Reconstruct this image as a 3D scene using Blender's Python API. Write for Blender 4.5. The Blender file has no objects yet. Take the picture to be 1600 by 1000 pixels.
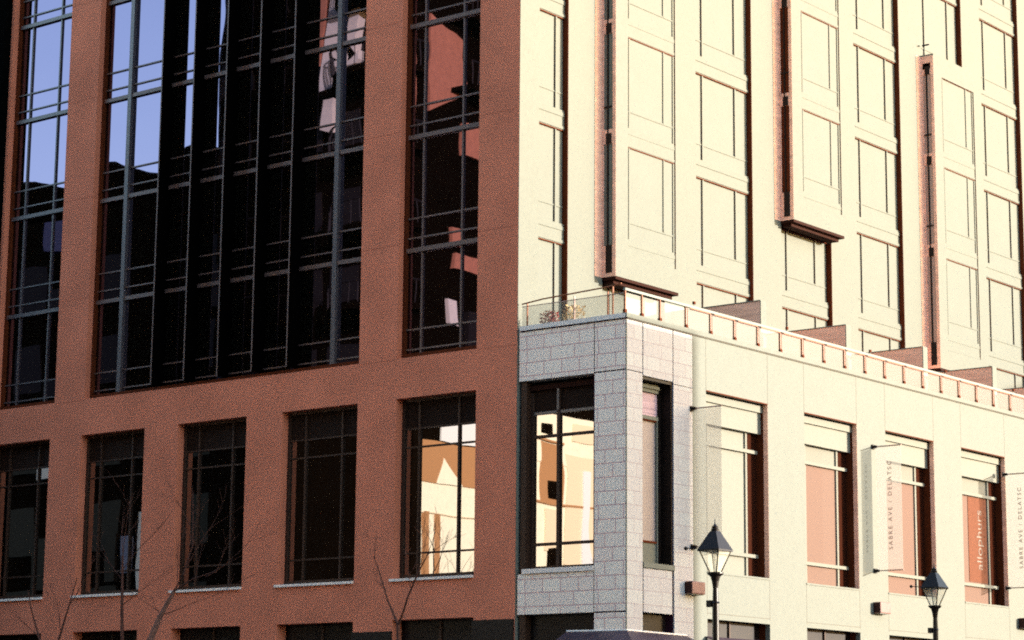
import bpy, math, random
from mathutils import Matrix, Vector
random.seed(7)
R = math.radians
scene = bpy.context.scene
col = scene.collection

# ------------------------------------------------------------------ camera, sky, sun, exposure
CAM = Vector((40.4446, -50.8845, 1.7))
PITCH, ROLL, YAW, FPX = 0.183908, 0.0091112, -0.674998, 3644.82
cy_, sy_ = math.cos(YAW), math.sin(YAW)
fw = Vector((sy_*math.cos(PITCH), cy_*math.cos(PITCH), math.sin(PITCH)))
rt = Vector((cy_, -sy_, 0)); up = rt.cross(fw)
r2 = math.cos(ROLL)*rt + math.sin(ROLL)*up
u2 = -math.sin(ROLL)*rt + math.cos(ROLL)*up
cd = bpy.data.cameras.new("camera"); cam = bpy.data.objects.new("camera", cd); col.objects.link(cam)
cam.matrix_world = Matrix(((r2.x, u2.x, -fw.x, CAM.x), (r2.y, u2.y, -fw.y, CAM.y), (r2.z, u2.z, -fw.z, CAM.z), (0, 0, 0, 1)))
cd.sensor_width = 36; cd.lens = FPX/1600*36; cd.clip_start = .1; cd.clip_end = 5000
scene.camera = cam

SUN_EL, SUN_AZ = R(9.0), R(36.0)           # azimuth from +X towards +Y
w = bpy.data.worlds.new("World"); scene.world = w; w.use_nodes = True
nt = w.node_tree; bg = nt.nodes['Background']
sky = nt.nodes.new('ShaderNodeTexSky'); sky.sky_type = 'NISHITA'; sky.sun_disc = False
sky.sun_elevation = SUN_EL; sky.sun_rotation = R(90) - SUN_AZ; sky.air_density = 1.0; sky.dust_density = 1.5; sky.ozone_density = 1.0
nt.links.new(sky.outputs[0], bg.inputs[0]); bg.inputs[1].default_value = 0.15
sd = bpy.data.lights.new("sun", 'SUN'); sd.energy = 2.0; sd.angle = R(.5); sd.color = (1, .95, .86)
so = bpy.data.objects.new("sun", sd); col.objects.link(so)
sdir = Vector((math.cos(SUN_EL)*math.cos(SUN_AZ), math.cos(SUN_EL)*math.sin(SUN_AZ), math.sin(SUN_EL)))
so.rotation_euler = sdir.to_track_quat('Z', 'Y').to_euler(); so.location = sdir*200
scene.view_settings.view_transform = 'Standard'; scene.view_settings.look = 'None'
scene.view_settings.gamma = 1; scene.view_settings.exposure = 2.75
scene.render.engine = 'CYCLES'
scene.cycles.use_denoising = False; scene.cycles.sample_clamp_indirect = .6; scene.cycles.caustics_reflective = False; scene.cycles.caustics_refractive = False; w.cycles.sampling_method = 'MANUAL'; w.cycles.sample_map_resolution = 2048; scene.cycles.use_light_tree = False; scene.cycles.filter_width = 1.9
scene.cycles.max_bounces = 6; scene.cycles.transparent_max_bounces = 12

# ------------------------------------------------------------------ materials
def mat(name, c, rough=.7, metal=0., var=0., scale=4., spec=.15, coat=0., stretch=(1, 1, 1), bump=0., speck=0.):
    m = bpy.data.materials.new(name); m.use_nodes = True
    n = m.node_tree.nodes; l = m.node_tree.links; b = n['Principled BSDF']
    b.inputs['Base Color'].default_value = (*c, 1); b.inputs['Roughness'].default_value = rough
    b.inputs['Metallic'].default_value = metal; b.inputs['Specular IOR Level'].default_value = spec
    b.inputs['Coat Weight'].default_value = coat
    tc = n.new('ShaderNodeTexCoord'); mp = n.new('ShaderNodeMapping'); mp.inputs['Scale'].default_value = stretch
    l.new(tc.outputs['Object'], mp.inputs[0])
    last = None
    if var:
        a = n.new('ShaderNodeTexNoise'); a.inputs['Scale'].default_value = scale; a.inputs['Detail'].default_value = 6
        l.new(mp.outputs[0], a.inputs['Vector'])
        r = n.new('ShaderNodeMapRange'); r.inputs[1].default_value = .3; r.inputs[2].default_value = .7
        r.inputs[3].default_value = 1-var; r.inputs[4].default_value = 1+var
        l.new(a.outputs[0], r.inputs[0]); last = r.outputs[0]
    if speck:
        a = n.new('ShaderNodeTexNoise'); a.inputs['Scale'].default_value = 9; a.inputs['Detail'].default_value = 3; a.inputs['Roughness'].default_value = .9
        l.new(tc.outputs['Object'], a.inputs['Vector'])
        r = n.new('ShaderNodeMapRange'); r.inputs[1].default_value = .3; r.inputs[2].default_value = .7
        r.inputs[3].default_value = 1-speck; r.inputs[4].default_value = 1+speck
        l.new(a.outputs[0], r.inputs[0])
        if last:
            mm = n.new('ShaderNodeMath'); mm.operation = 'MULTIPLY'; l.new(last, mm.inputs[0]); l.new(r.outputs[0], mm.inputs[1]); last = mm.outputs[0]
        else: last = r.outputs[0]
    if last:
        v = n.new('ShaderNodeVectorMath'); v.operation = 'SCALE'; v.inputs[0].default_value = c
        l.new(last, v.inputs['Scale']); l.new(v.outputs[0], b.inputs['Base Color'])
        if bump:
            bp = n.new('ShaderNodeBump'); bp.inputs['Strength'].default_value = bump; bp.inputs['Distance'].default_value = .02
            l.new(last, bp.inputs['Height']); l.new(bp.outputs[0], b.inputs['Normal'])
    return m

def block_mat(name, c, mortar, axis, w_=.62, h_=.38, msize=.018, ox=0., oz=0.):
    m = mat(name, c, .8)
    n = m.node_tree.nodes; l = m.node_tree.links; b = n['Principled BSDF']
    tc = n.new('ShaderNodeTexCoord'); sx = n.new('ShaderNodeSeparateXYZ'); cx = n.new('ShaderNodeCombineXYZ')
    l.new(tc.outputs['Object'], sx.inputs[0])
    for src, k, off in ((sx.outputs[axis], 0, ox), (sx.outputs['Z'], 1, oz)):
        ad = n.new('ShaderNodeMath'); ad.inputs[1].default_value = off; l.new(src, ad.inputs[0]); l.new(ad.outputs[0], cx.inputs[k])
    br = n.new('ShaderNodeTexBrick'); br.inputs['Scale'].default_value = 1
    br.inputs['Brick Width'].default_value = w_; br.inputs['Row Height'].default_value = h_; br.inputs['Mortar Size'].default_value = msize
    br.inputs['Mortar Smooth'].default_value = .4; br.offset = .43; br.squash = 1.35; br.squash_frequency = 3
    br.inputs['Color1'].default_value = (*c, 1); br.inputs['Color2'].default_value = (c[0]*.93, c[1]*.89, c[2]*.91, 1); br.inputs['Mortar'].default_value = (*mortar, 1)
    l.new(cx.outputs[0], br.inputs[0])
    a = n.new('ShaderNodeTexNoise'); a.inputs['Scale'].default_value = 9; a.inputs['Detail'].default_value = 9; a.inputs['Roughness'].default_value = .8
    l.new(tc.outputs['Object'], a.inputs['Vector'])
    r = n.new('ShaderNodeMapRange'); r.inputs[1].default_value = .3; r.inputs[2].default_value = .7; r.inputs[3].default_value = .86; r.inputs[4].default_value = 1.12
    l.new(a.outputs[0], r.inputs[0])
    v = n.new('ShaderNodeVectorMath'); v.operation = 'SCALE'; l.new(br.outputs[0], v.inputs[0]); l.new(r.outputs[0], v.inputs['Scale'])
    l.new(v.outputs[0], b.inputs['Base Color'])
    return m

def glass(name, c=(.01, .008, .006), refl=.55, tint=(.9, .92, 1), rough=.015, wave=.0):
    m = bpy.data.materials.new(name); m.use_nodes = True
    n = m.node_tree.nodes; l = m.node_tree.links; b = n['Principled BSDF']
    b.inputs['Base Color'].default_value = (*c, 1); b.inputs['Roughness'].default_value = .9; b.inputs['Specular IOR Level'].default_value = 0
    g = n.new('ShaderNodeBsdfGlossy'); g.inputs['Color'].default_value = (*tint, 1); g.inputs['Roughness'].default_value = rough
    mx = n.new('ShaderNodeMixShader'); mx.inputs[0].default_value = refl
    l.new(b.outputs[0], mx.inputs[1]); l.new(g.outputs[0], mx.inputs[2]); l.new(mx.outputs[0], n['Material Output'].inputs[0])
    if wave:
        tc = n.new('ShaderNodeTexCoord'); a = n.new('ShaderNodeTexNoise'); a.inputs['Scale'].default_value = .55; a.inputs['Detail'].default_value = 1
        bp = n.new('ShaderNodeBump'); bp.inputs['Strength'].default_value = 1; bp.inputs['Distance'].default_value = wave
        l.new(tc.outputs['Object'], a.inputs['Vector']); l.new(a.outputs[0], bp.inputs['Height']); l.new(bp.outputs[0], g.inputs['Normal'])
    return m

def sheer(name, c, alpha, gloss=0., trans=0.):
    m = bpy.data.materials.new(name); m.use_nodes = True
    n = m.node_tree.nodes; l = m.node_tree.links; b = n['Principled BSDF']
    b.inputs['Base Color'].default_value = (*c, 1); b.inputs['Roughness'].default_value = .35 if gloss else .9
    out = b.outputs[0]
    if trans:
        t2 = n.new('ShaderNodeBsdfTranslucent'); t2.inputs['Color'].default_value = (*c, 1)
        m2 = n.new('ShaderNodeMixShader'); m2.inputs[0].default_value = trans; l.new(out, m2.inputs[1]); l.new(t2.outputs[0], m2.inputs[2]); out = m2.outputs[0]
    t = n.new('ShaderNodeBsdfTransparent'); mx = n.new('ShaderNodeMixShader'); mx.inputs[0].default_value = alpha
    l.new(t.outputs[0], mx.inputs[1]); l.new(out, mx.inputs[2]); l.new(mx.outputs[0], n['Material Output'].inputs[0])
    return m

M = dict(
    terra=mat('terracotta_panel', (.58, .186, .108), .9, spec=.1, var=.12, scale=.6, speck=.10, bump=.25),
    terra_j=mat('terracotta_joint', (.40, .12, .07), .9),
    cream=mat('sunlit_cream', (.150, .153, .129), .9, spec=.1, var=.015, scale=2, speck=.07),  # terracotta wall's burnt-out sunlight put into a cream colour
    stone=mat('pale_stone', (.168, .170, .144), .9, spec=.1, var=.02, scale=2, speck=.08),
    joint_l=mat('stone_joint_faint', (.11, .095, .075), .9),
    joint_d=mat('stone_joint_dark', (.035, .008, .018), .9),
    blind_glare=mat('podium_blind_glare', (.186, .181, .150), .9, spec=.1, speck=.05),
    side=glass('shadowed_pane_glass', (.03, .009, .005), .04, (1, .9, .8)),
    bronze=mat('bronze_and_shade', (.085, .018, .005), .9, var=.15, scale=3, spec=.1),  # brown also stands for deep shade on tower jambs and mullions
    soffit=mat('soffit_shade_brown', (.024, .007, .004), .9, spec=.1), coping=mat('shade_side_coping', (.74, .66, .60), .85, speck=.08),
    dark=mat('black_bronze', (.010, .006, .005), .5),
    fin=mat('black_fin', (.0015, .0012, .0012), .9, spec=0.),
    frame_r=mat('red_grey_frame', (.095, .052, .042), .45, spec=.6),
    frame_g=mat('grey_frame', (.072, .058, .060), .4, spec=.6),
    frame_d=mat('dark_frame', (.045, .022, .014), .5),
    pane_glare=mat('sunlit_pane_cream', (.151, .154, .131), .9, spec=.1, coat=.0, var=.02, scale=1.5, speck=.05),
    sill=mat('sill_stone', (.80, .68, .60), .7, speck=.1),
    glassA=glass('facade_glass', (.004, .003, .002), .24, (.54, .47, .72), .012, .005),
    glassL=glass('lower_glass', (.003, .0025, .002), .30, (1, .97, .93), .01, .003),
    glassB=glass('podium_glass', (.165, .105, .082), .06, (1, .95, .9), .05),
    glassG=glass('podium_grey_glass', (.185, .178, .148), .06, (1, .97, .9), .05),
    panel_d=mat('dark_spandrel', (.016, .007, .004), .8, spec=.1),
    louvre=mat('mauve_louvre', (.38, .27, .32), .6, var=.25, scale=26, stretch=(.01, .01, 1)),
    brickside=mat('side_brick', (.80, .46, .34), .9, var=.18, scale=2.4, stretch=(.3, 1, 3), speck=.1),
    iron=mat('lamp_iron', (.008, .004, .003), .4, spec=.2),
    lampglass=sheer('lamp_glass', (.8, .75, .6), .22, gloss=1),
    railglass=sheer('rail_glass', (.24, .24, .19), .22, gloss=1),
    banner=sheer('sheer_banner', (.56, .53, .48), .34, trans=.4),
    text=mat('banner_text', (.30, .18, .15), .9), text_p=mat('sign_text', (.20, .15, .12), .8),
    redpanel=mat('red_sign_panel', (.14, .058, .036), .95, spec=0., speck=.15),
    post=mat('post_steel', (.40, .27, .22), .5), rail_b=mat('rail_shadow_brown', (.22, .07, .025), .5), white=mat('white_rail', (.19, .195, .165), .6),
    bark=mat('bark', (.060, .026, .020), .9, var=.3, scale=12), barkp=mat('pale_bark', (.16, .085, .07), .8, var=.3, scale=9),
    lightbox=mat('wall_light_metal', (.22, .115, .10), .5, var=.15), lightdark=mat('wall_light_end', (.03, .01, .008), .6),
    leafr=mat('red_leaf', (.30, .05, .04), .8, var=.3, scale=20), leafy=mat('straw_leaf', (.60, .42, .20), .8, var=.3, scale=20), pot=mat('pot_clay', (.5, .42, .34), .8),
    awning=mat('awning_cloth', (.055, .035, .045), .45, var=.25, scale=2), awn_edge=mat('awning_edge', (.75, .68, .62), .6),
    asphalt=mat('asphalt', (.05, .05, .05), .9, var=.15, scale=3), pave=mat('pavement', (.10, .095, .085), .85, var=.1, scale=2, speck=.1), kerb=mat('kerb', (.35, .33, .30), .8),
    paint=mat('road_paint', (.75, .75, .72), .7),
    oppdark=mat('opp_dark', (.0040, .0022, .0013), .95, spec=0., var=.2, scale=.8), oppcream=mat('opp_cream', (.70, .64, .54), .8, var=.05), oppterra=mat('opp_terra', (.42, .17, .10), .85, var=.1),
    oppbrown=mat('opp_brown', (.34, .17, .085), .9), opptan=mat('opp_tan', (.64, .52, .40), .9), opppale=mat('opp_pale', (.60, .60, .66), .9), oppblue=mat('opp_blue', (.16, .18, .30), .9),
    oppgrey=mat('opp_grey', (.012, .009, .009), .6), oppglass=glass('opp_glass', (.008, .006, .005), .10),
    border=mat('border_black', (.002, .002, .002), .95, spec=0., var=.2),
)

# ------------------------------------------------------------------ helpers
class MB:
    def __init__(s): s.v = []; s.f = []
    def box(s, x0, x1, y0, y1, z0, z1):
        if x1 < x0: x0, x1 = x1, x0
        if y1 < y0: y0, y1 = y1, y0
        b = len(s.v)
        s.v += [(x0, y0, z0), (x1, y0, z0), (x1, y1, z0), (x0, y1, z0), (x0, y0, z1), (x1, y0, z1), (x1, y1, z1), (x0, y1, z1)]
        s.f += [tuple(b+i for i in q) for q in ((0, 3, 2, 1), (4, 5, 6, 7), (0, 1, 5, 4), (1, 2, 6, 5), (2, 3, 7, 6), (3, 0, 4, 7))]
        return s
    def poly(s, bottom, top):
        b = len(s.v); n = len(bottom); s.v += list(bottom)+list(top)
        s.f.append(tuple(b+i for i in reversed(range(n)))); s.f.append(tuple(b+n+i for i in range(n)))
        for i in range(n): j = (i+1) % n; s.f.append((b+i, b+j, b+n+j, b+n+i))
        return s
    def tube(s, pts, rad, n=8):
        P_ = [Vector(p) for p in pts]; rings = []
        for i, p in enumerate(P_):
            d = (P_[min(i+1, len(P_)-1)]-P_[max(i-1, 0)]).normalized()
            a = Vector((0, 0, 1)) if abs(d.z) < .9 else Vector((1, 0, 0))
            x = d.cross(a).normalized(); y = d.cross(x).normalized()
            r = rad[i] if isinstance(rad, (list, tuple)) else rad
            b = len(s.v); rings.append(b)
            for k in range(n):
                t = 2*math.pi*k/n; s.v.append(tuple(p+x*(r*math.cos(t))+y*(r*math.sin(t))))
        for i in range(len(rings)-1):
            for k in range(n):
                k2 = (k+1) % n; s.f.append((rings[i]+k, rings[i]+k2, rings[i+1]+k2, rings[i+1]+k))
        s.f.append(tuple(rings[0]+k for k in reversed(range(n)))); s.f.append(tuple(rings[-1]+k for k in range(n)))
        return s
    def lathe(s, cx, cy, prof, n=16):
        rings = []
        for r, z in prof:
            rings.append(len(s.v))
            for k in range(n): t = 2*math.pi*k/n; s.v.append((cx+r*math.cos(t), cy+r*math.sin(t), z))
        for i in range(len(rings)-1):
            for k in range(n):
                k2 = (k+1) % n; s.f.append((rings[i]+k, rings[i]+k2, rings[i+1]+k2, rings[i+1]+k))
        s.f.append(tuple(rings[0]+k for k in reversed(range(n)))); s.f.append(tuple(rings[-1]+k for k in range(n)))
        return s
    def each(s, name, m, parent=None):
        for i in range(0, len(s.v), 8):
            q = MB(); q.v = s.v[i:i+8]; q.f = [tuple(k-i for k in f) for f in s.f if i <= f[0] < i+8]; q.build(name, m, parent)
    def build(s, name, m, parent=None, bevel=0., label=None, kind=None):
        me = bpy.data.meshes.new(name); me.from_pydata(s.v, [], s.f); me.update()
        me.materials.append(M[m] if isinstance(m, str) else m)
        o = bpy.data.objects.new(name, me); col.objects.link(o)
        if parent:
            o.parent = parent
            # geometry is written in the world frame: take out the thing's location so the part stays in place
            off = world_loc(parent)
            if off.length > 0: me.transform(Matrix.Translation(-off))
        if bevel:
            b = o.modifiers.new('bevel', 'BEVEL'); b.width = bevel; b.segments = 2; b.limit_method = 'ANGLE'
        if label: o['label'] = label
        if kind: o['kind'] = kind
        return o
def world_loc(o):
    v = Vector(o.location); p = o.parent
    while p: v += Vector(p.location); p = p.parent
    return v
def thing(name, label, cat, loc=(0, 0, 0), group=None):
    o = bpy.data.objects.new(name, None); col.objects.link(o); o.location = loc; o.empty_display_size = .3
    o['label'] = label; o['category'] = cat
    if group: o['group'] = group
    return o
def B(*a): return MB().box(*a)

# ------------------------------------------------------------------ ground
g = B(-900, 900, -900, 900, -.6, 0).build('ground', 'asphalt', kind='structure')
pv = MB().box(-60, 6.5, -5.5, 0, 0, .14).box(3.6, 6.5, 0, 120, 0, .14).build('pavement', 'pave', kind='structure')
MB().box(-60, 6.7, -5.7, -5.5, 0, .13).box(6.5, 6.7, -5.5, 120, 0, .13).build('kerb', 'kerb', kind='structure')
mk = MB()
for i in range(12): mk.box(-50+i*4.5, -47.6+i*4.5, -14.6, -14.45, 0, .004)
mk.build('road_marking', 'paint', kind='structure')
pl = MB().poly([(17.5, -24, 0), (25, -24, 0), (25, -8, 0), (17.5, -8, 0)], [(17.5, -24, .14), (25, -24, .14), (25, -8, .14), (17.5, -8, .14)]).build('pavement', 'pave', kind='structure')

# ------------------------------------------------------------------ tower (terracotta street side + sunny side burnt out to cream)
TOP = 46.
tower = thing('office_tower', 'tall corner tower with a shaded terracotta side of dark glass and a sunlit side burnt out to cream', 'building', (0, 0, 0))
XL = -23.12
cols_low = [(-4.62, -1.58), (-9.27, -6.15), (-13.87, -10.80), (-18.50, -15.42), (-23.1, -20.05)]
cols_up = [(-4.63, -1.58), (-18.40, -6.13), (-23.0, -19.9)]
ZG, ZS, ZH, ZU = 5.47, 6.62, 11.93, 13.13
D = .5
wa = MB()
def strips(cols, x0, x1):
    e = sorted(cols); out = []; x = x0
    for a, b in e: out.append((x, a)); x = b
    out.append((x, x1)); return out
for a, b in strips(cols_low, XL, -.10): wa.box(a, b, 0, D, 0, ZG)
wa.box(XL, -.10, 0, D, ZG, ZS)
for a, b in strips(cols_low, XL, -.10): wa.box(a, b, 0, D, ZS, ZH)
wa.box(XL, -.10, 0, D, ZH, ZU)
for a, b in strips(cols_up, XL, -.10): wa.box(a, b, 0, D, ZU, TOP)
wa.build('terracotta_wall', 'terra', tower)
# faint panel joints
jt = MB()
for k in range(0, 9):
    z = 13.09 + 3.47*k
    for a, b in strips(cols_up, XL, -.10): jt.box(a+.01, b-.01, -.002, 0.01, z, z+.018)
jt.build('panel_joint', 'terra_j', tower)
# dark ground floor cladding and shop openings
gp = MB()
for (a, b) in ((-6.15, -4.62), (-1.58, -.13)): gp.box(a-.01, b+.01, -.05, 0, .14, 5.15 if a < -3 else 5.38)
gp.each('dark_stone_base', 'dark', tower)
for a, b in cols_low:
    sh = B(a, b, .42, .47, .14, ZG).build('shop_window', 'dark', tower)
    B((a+b)/2-.04, (a+b)/2+.04, .36, .42, .14, ZG).build('mullion', 'frame_d', sh)

# lower windows
for i, (a, b) in enumerate(cols_low):
    gl = .34
    wn = MB()
    wn.box(a, a+.10, gl-.06, gl+.04, ZS, ZH).box(b-.06, b, gl-.06, gl+.04, ZS, ZH).box(a+.10, b-.06, gl-.06, gl+.04, ZH-.09, ZH).box(a+.10, b-.06, gl-.06, gl+.04, ZS, ZS+.16)
    for t in (7.40, 10.50, 11.05): wn.box(a+.10, b-.06, gl-.05, gl, t-.025, t+.025)
    for mx in (b-.86, b-2.37): wn.box(mx-.032, mx+.032, gl-.058, gl, ZS+.16, ZH-.09)
    wf = wn.build('window', 'frame_d' if i else 'frame_d', tower)
    B(a+.1, b-.06, gl+.002, gl+.03, ZS+.16, 11.05).build('pane', 'glassL', wf)
    B(a+.1, b-.06, gl+.002, gl+.03, 11.05, ZH-.09).build('top_panel', 'panel_d', wf)
    B(a-.10, b-.02, -.07, gl-.06, ZS-.04, ZS+.035).build('sill', 'sill', wf)
# upper glazing
def floorsA(): return [16.42+3.48*k for k in range(-1, 9)]
def glazing(a, b, mull, wide, name, light):
    gl = .32
    f = MB()
    f.box(a, a+.12, gl-.10, gl+.04, ZU, TOP).box(b-.05, b, gl-.10, gl+.04, ZU, TOP).box(a+.12, b-.05, gl-.14, gl+.04, ZU, ZU+.14)
    o = f.build(name, 'bronze', tower)
    t = MB()
    for z in floorsA():
        if z < 13: z = 13.05
        else: t.box(a+.12, b-.05, gl-.10, gl, z-.085, z+.045)
        for dz in (.36, .96): t.box(a+.12, b-.05, gl-.05, gl, z+dz-.022, z+dz+.022)
    t.each('transom', light, o)
    for x in mull: B(x-.028, x+.028, gl-.055, gl, ZU+.14, TOP).build('mullion', light, o)
    for x in wide: B(x-.085, x+.085, gl-.13, gl, ZU+.14, TOP).build('wide_mullion', 'frame_g', o)
    B(a+.12, b-.05, gl+.002, gl+.03, ZU+.14, TOP).build('pane', 'glassA', o)
    return o
glazing(-4.63, -1.58, [-2.42, -3.94], [], 'window_bay', 'frame_r')
glazing(-23.0, -19.9, [-20.75, -22.25], [], 'window_bay', 'frame_g')
glazing(-18.40, -6.13, [], [-7.42, -17.0], 'curtain_wall', 'frame_r')
for k in range(1, 6):
    x = -7.42-1.512*k
    fo = B(x-.02, x+.02, -.22, .316, ZU+.14, TOP).build('fin', 'fin', tower)
    B(x-.021, x+.021, -.232, -.221, ZU+.14, TOP).build('edge_strip', 'frame_r', fo)

# ---- sunny side
BAYS = [8.93, 18.92, 28.65]; ORI = [(3.90, 15.66, TOP), (13.93, 19.25, TOP), (23.86, 15.58, 27.35)]
openB = [(.92, 2.22)] + sorted([(y, y+3.3) for y in BAYS] + [(y+.03, y+3.27) for y, _, _ in ORI])
RB = .2
wb = MB(); y = 0.
for a, b in openB + [(48, 48)]:
    wb.box(-RB-.3, 0 if y else -.08, y if y else .51, a, 0, TOP); y = b
wb.box(-.095, -.08, .012, .51, 0, TOP)
wb.build('sunlit_cream_wall', 'cream', tower)
B(-24.6, -.14, 0.5, 48, TOP, TOP+.4).build('roof', 'oppgrey', tower)
MB().box(-24.6, -24.2, .5, 48, 0, TOP).box(-24.2, -.5, 47.6, 48, 0, TOP).build('rear_wall', 'oppdark', tower)
FB = [12.94+3.45*k for k in range(0, 10)]       # window-head levels
def tower_window(y0, y1, F0, F1, xg, rec, m1, m2, mj, parent, drop=False):
    """one storey: spandrel sits above F0, panes up to F1"""
    fr = MB()
    fr.box(xg, xg+rec*.19, y0+m1-.022, y0+m1+.022, F0+.60, F1-.03)
    if m2: fr.box(xg, xg+rec*.19, y0+m2-.022, y0+m2+.022, F0+1.14, F1-.03)
    if mj: fr.box(xg, xg+rec*.19, y0+mj-.022, y0+mj+.022, F0+.60, F1-.03)
    fr.box(xg, xg+rec*.29, y0+.01, y1-.01, F1-.03, F1-.003)
    o = fr.build('window', 'bronze', parent)  # brown bodies paint the shade of mullion sides and lintel line
    cp = MB()
    for mm, zz in ((m1, .60), (m2, 1.14), (mj, .60)):
        if mm: cp.box(xg+rec*.19+.001, xg+rec*.19+.012, y0+mm-.03, y0+mm+.03, F0+zz, F1-.03)
    cp.box(xg+.002, xg+.018, y0+.01, y1-.01, F0+1.10, F0+1.15)
    cp.build('frame', 'cream', o)
    B(xg-.03, xg, y0+.01, y1-.01, F0+.60, F1-.03).build('pane', 'pane_glare', o)  # glass blown out by the sun, put in as plain cream
    sp = MB().box(xg-.03, xg+rec*.30, y0+.01, y1-.004, F0, F0+.60)
    sp.box(xg+rec*.30+.001, xg+rec*.42, y0+.01, y1-.004, F0+.02, F0+.10).box(xg+rec*.30+.001, xg+rec*.40, y0+.01, y1-.004, F0+.40, F0+.52)
    sp.build('spandrel', 'cream', o)
    return o
for y0 in BAYS:
    MB().box(-RB-.02, -.006, y0+3.284, y0+3.298, 12.5, TOP).build('jamb_shade_strip', 'bronze', tower)  # deep shade of the jamb painted as a brown strip
    for k in range(9):
        if FB[k+1] > 36: break
        tower_window(y0, y0+3.283, FB[k], FB[k+1], -RB, RB, .62, 2.53, 0, tower)
MB().box(-RB-.02, -.006, 2.204, 2.219, 12.5, TOP).build('jamb_shade_strip', 'bronze', tower)
for k in range(9):
    if FB[k+1] > 36: break
    tower_window(.92, 2.203, FB[k], FB[k+1], -RB, RB, .9, 0, 0, tower)
for y0, zb, zt in ORI:
    MB().box(-RB-.02, -.006, y0+3.25, y0+3.266, 12.5, zb-.2).box(-RB-.02, -.006, y0+3.25, y0+3.266, zt, TOP).build('jamb_shade_strip', 'bronze', tower)
    for k in range(9):
        if FB[k+1] > 36: break
        if FB[k+1] <= zb+1.2 or FB[k] >= zt-1.0:
            z1 = min(FB[k+1], zb-.16) if FB[k] < zb else FB[k+1]
            if z1-FB[k] > 1.3: tower_window(y0+.05, y0+3.22, FB[k], z1, -RB, RB, .58, 2.4, 0, tower)
            elif z1-FB[k] > .3: B(-RB, -.08, y0+.05, y0+3.22, FB[k], z1).build('spandrel', 'cream', tower)
# oriel bays
DO = .52
for n_, (y0, zb, zt) in enumerate(ORI):
    y1 = y0+3.25
    ow = MB()
    top = min(zt, 40)
    ow.box(.40, DO, y0+.0, y0+.62, zb, top)          # front left stile
    ow.box(.40, DO, y1-.12, y1, zb, top)
    ow.box(.40, DO, y0+.62, y1-.12, zb, zb+.72)
    if zt < TOP: ow.box(.40, DO, y0+.62, y1-.12, top-.72, top)
    ow.box(0.002, .40, y1-.10, y1, zb, top)
    ob = ow.build('oriel_bay', 'cream', tower)
    B(.002, .006, y0-.36, y0-.005, zb, top).build('bay_shadow_strip', 'brickside', ob)  # bay's cast shadow painted on the wall as a mauve strip
    B(.462, DO-.003, y1-.126, y1-.121, zb+.72, top-(.45 if zt < TOP else 0)).build('edge_strip', 'bronze', ob)  # shaded jamb face of the bay painted brown
    sf = MB().box(.002, .07, y0-.004, y0+.06, zb, top).box(.40, DO-.003, y0-.006, y0-.001, zb, top).box(.07, .40, y0-.002, y0+.06, zb, zb+.95)
    if zt < TOP: sf.box(.07, .40, y0-.002, y0+.06, top-.5, top)
    for F in [f-.08 for f in FB if zb+1 < f-.08 < top]: sf.box(.07, .40, y0-.002, y0+.04, F-.02, F+.42)
    sf.build('side_frame', 'brickside', ob)
    dk = MB().box(.19, .245, y0-.008, y0+.05, zb+.96, top-(.5 if zt < TOP else 0))
    for F in [f-.08 for f in FB if zb+1 < f-.08 < top]:
        dk.box(.15, .36, y0-.012, y0-.003, F-.02, F+.30).box(.07, .36, y0-.010, y0+.03, F+1.10, F+1.15)
    dk.box(.15, .38, y0-.012, y0-.003, zb+.12, zb+.96)
    dk.build('side_mullion', 'dark', ob)
    B(.07, .40, y0+.02, y0+.03, zb+.96, top-(.5 if zt < TOP else 0)).build('side_pane_or_shadow', ['pane_glare', 'bronze', 'post'][n_], ob)  # first bay's pale pane holds sunlight seen through the glass
    MB().box(0.004, DO-.006, y0+.006, y1+.02, zb-.09, zb-.002).box(.004, .36, y0+.1, y1-.1, zb-.2, zb-.09).build('soffit', 'soffit', ob)  # deep shade of the underside put into its dark colour
    MB().box(.0, DO+.0, y0, y1, top, top+.06).build('cap', 'cream', ob) if zt < TOP else None
    for k in range(9):
        F0, F1 = FB[k]-.10, FB[k+1]-.10
        if F1 < zb+1.3 or F1 > top+.3: continue
        F0 = max(F0, zb+.12); F1 = min(F1, top-.45) if zt < TOP else F1
        if F0 > top-1.2: continue
        tower_window(y0+.05, y1-.127, F0, F1, .46, .10, .68, 2.5, 3.02, ob)

# added black block standing for the frame border, past the terracotta side
nb = thing('border_block', 'added black block in place of the dark frame border at the far end of the terracotta side', 'building', (-23.2, 0, 0))
B(-40, -23.16, -.25, 20, 0, 60).build('wall', 'border', nb)
for k in range(10): B(-40.0, -23.3, -.27, -.252, 3+5*k, 3.3+5*k).build('border_block_ledge', 'dark', nb)

# ------------------------------------------------------------------ podium
PX, PY, PT = 3.53, .25, 13.47
pod = thing('stone_podium', 'low pale stone podium wing with tall windows, projecting in front of the sunlit tower side', 'building', (PX, PY, 0))
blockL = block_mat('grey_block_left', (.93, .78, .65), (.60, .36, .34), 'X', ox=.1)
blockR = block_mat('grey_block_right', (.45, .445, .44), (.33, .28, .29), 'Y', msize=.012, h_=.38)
opB = [(1.02, 2.44), (4.12, 7.38), (9.42, 12.54), (14.32, 17.50), (19.40, 22.58), (24.4, 27.5), (29.4, 32.5), (34.4, 37.5)]
PD = .45; ZPS, ZPH = 6.80, 11.93
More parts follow.
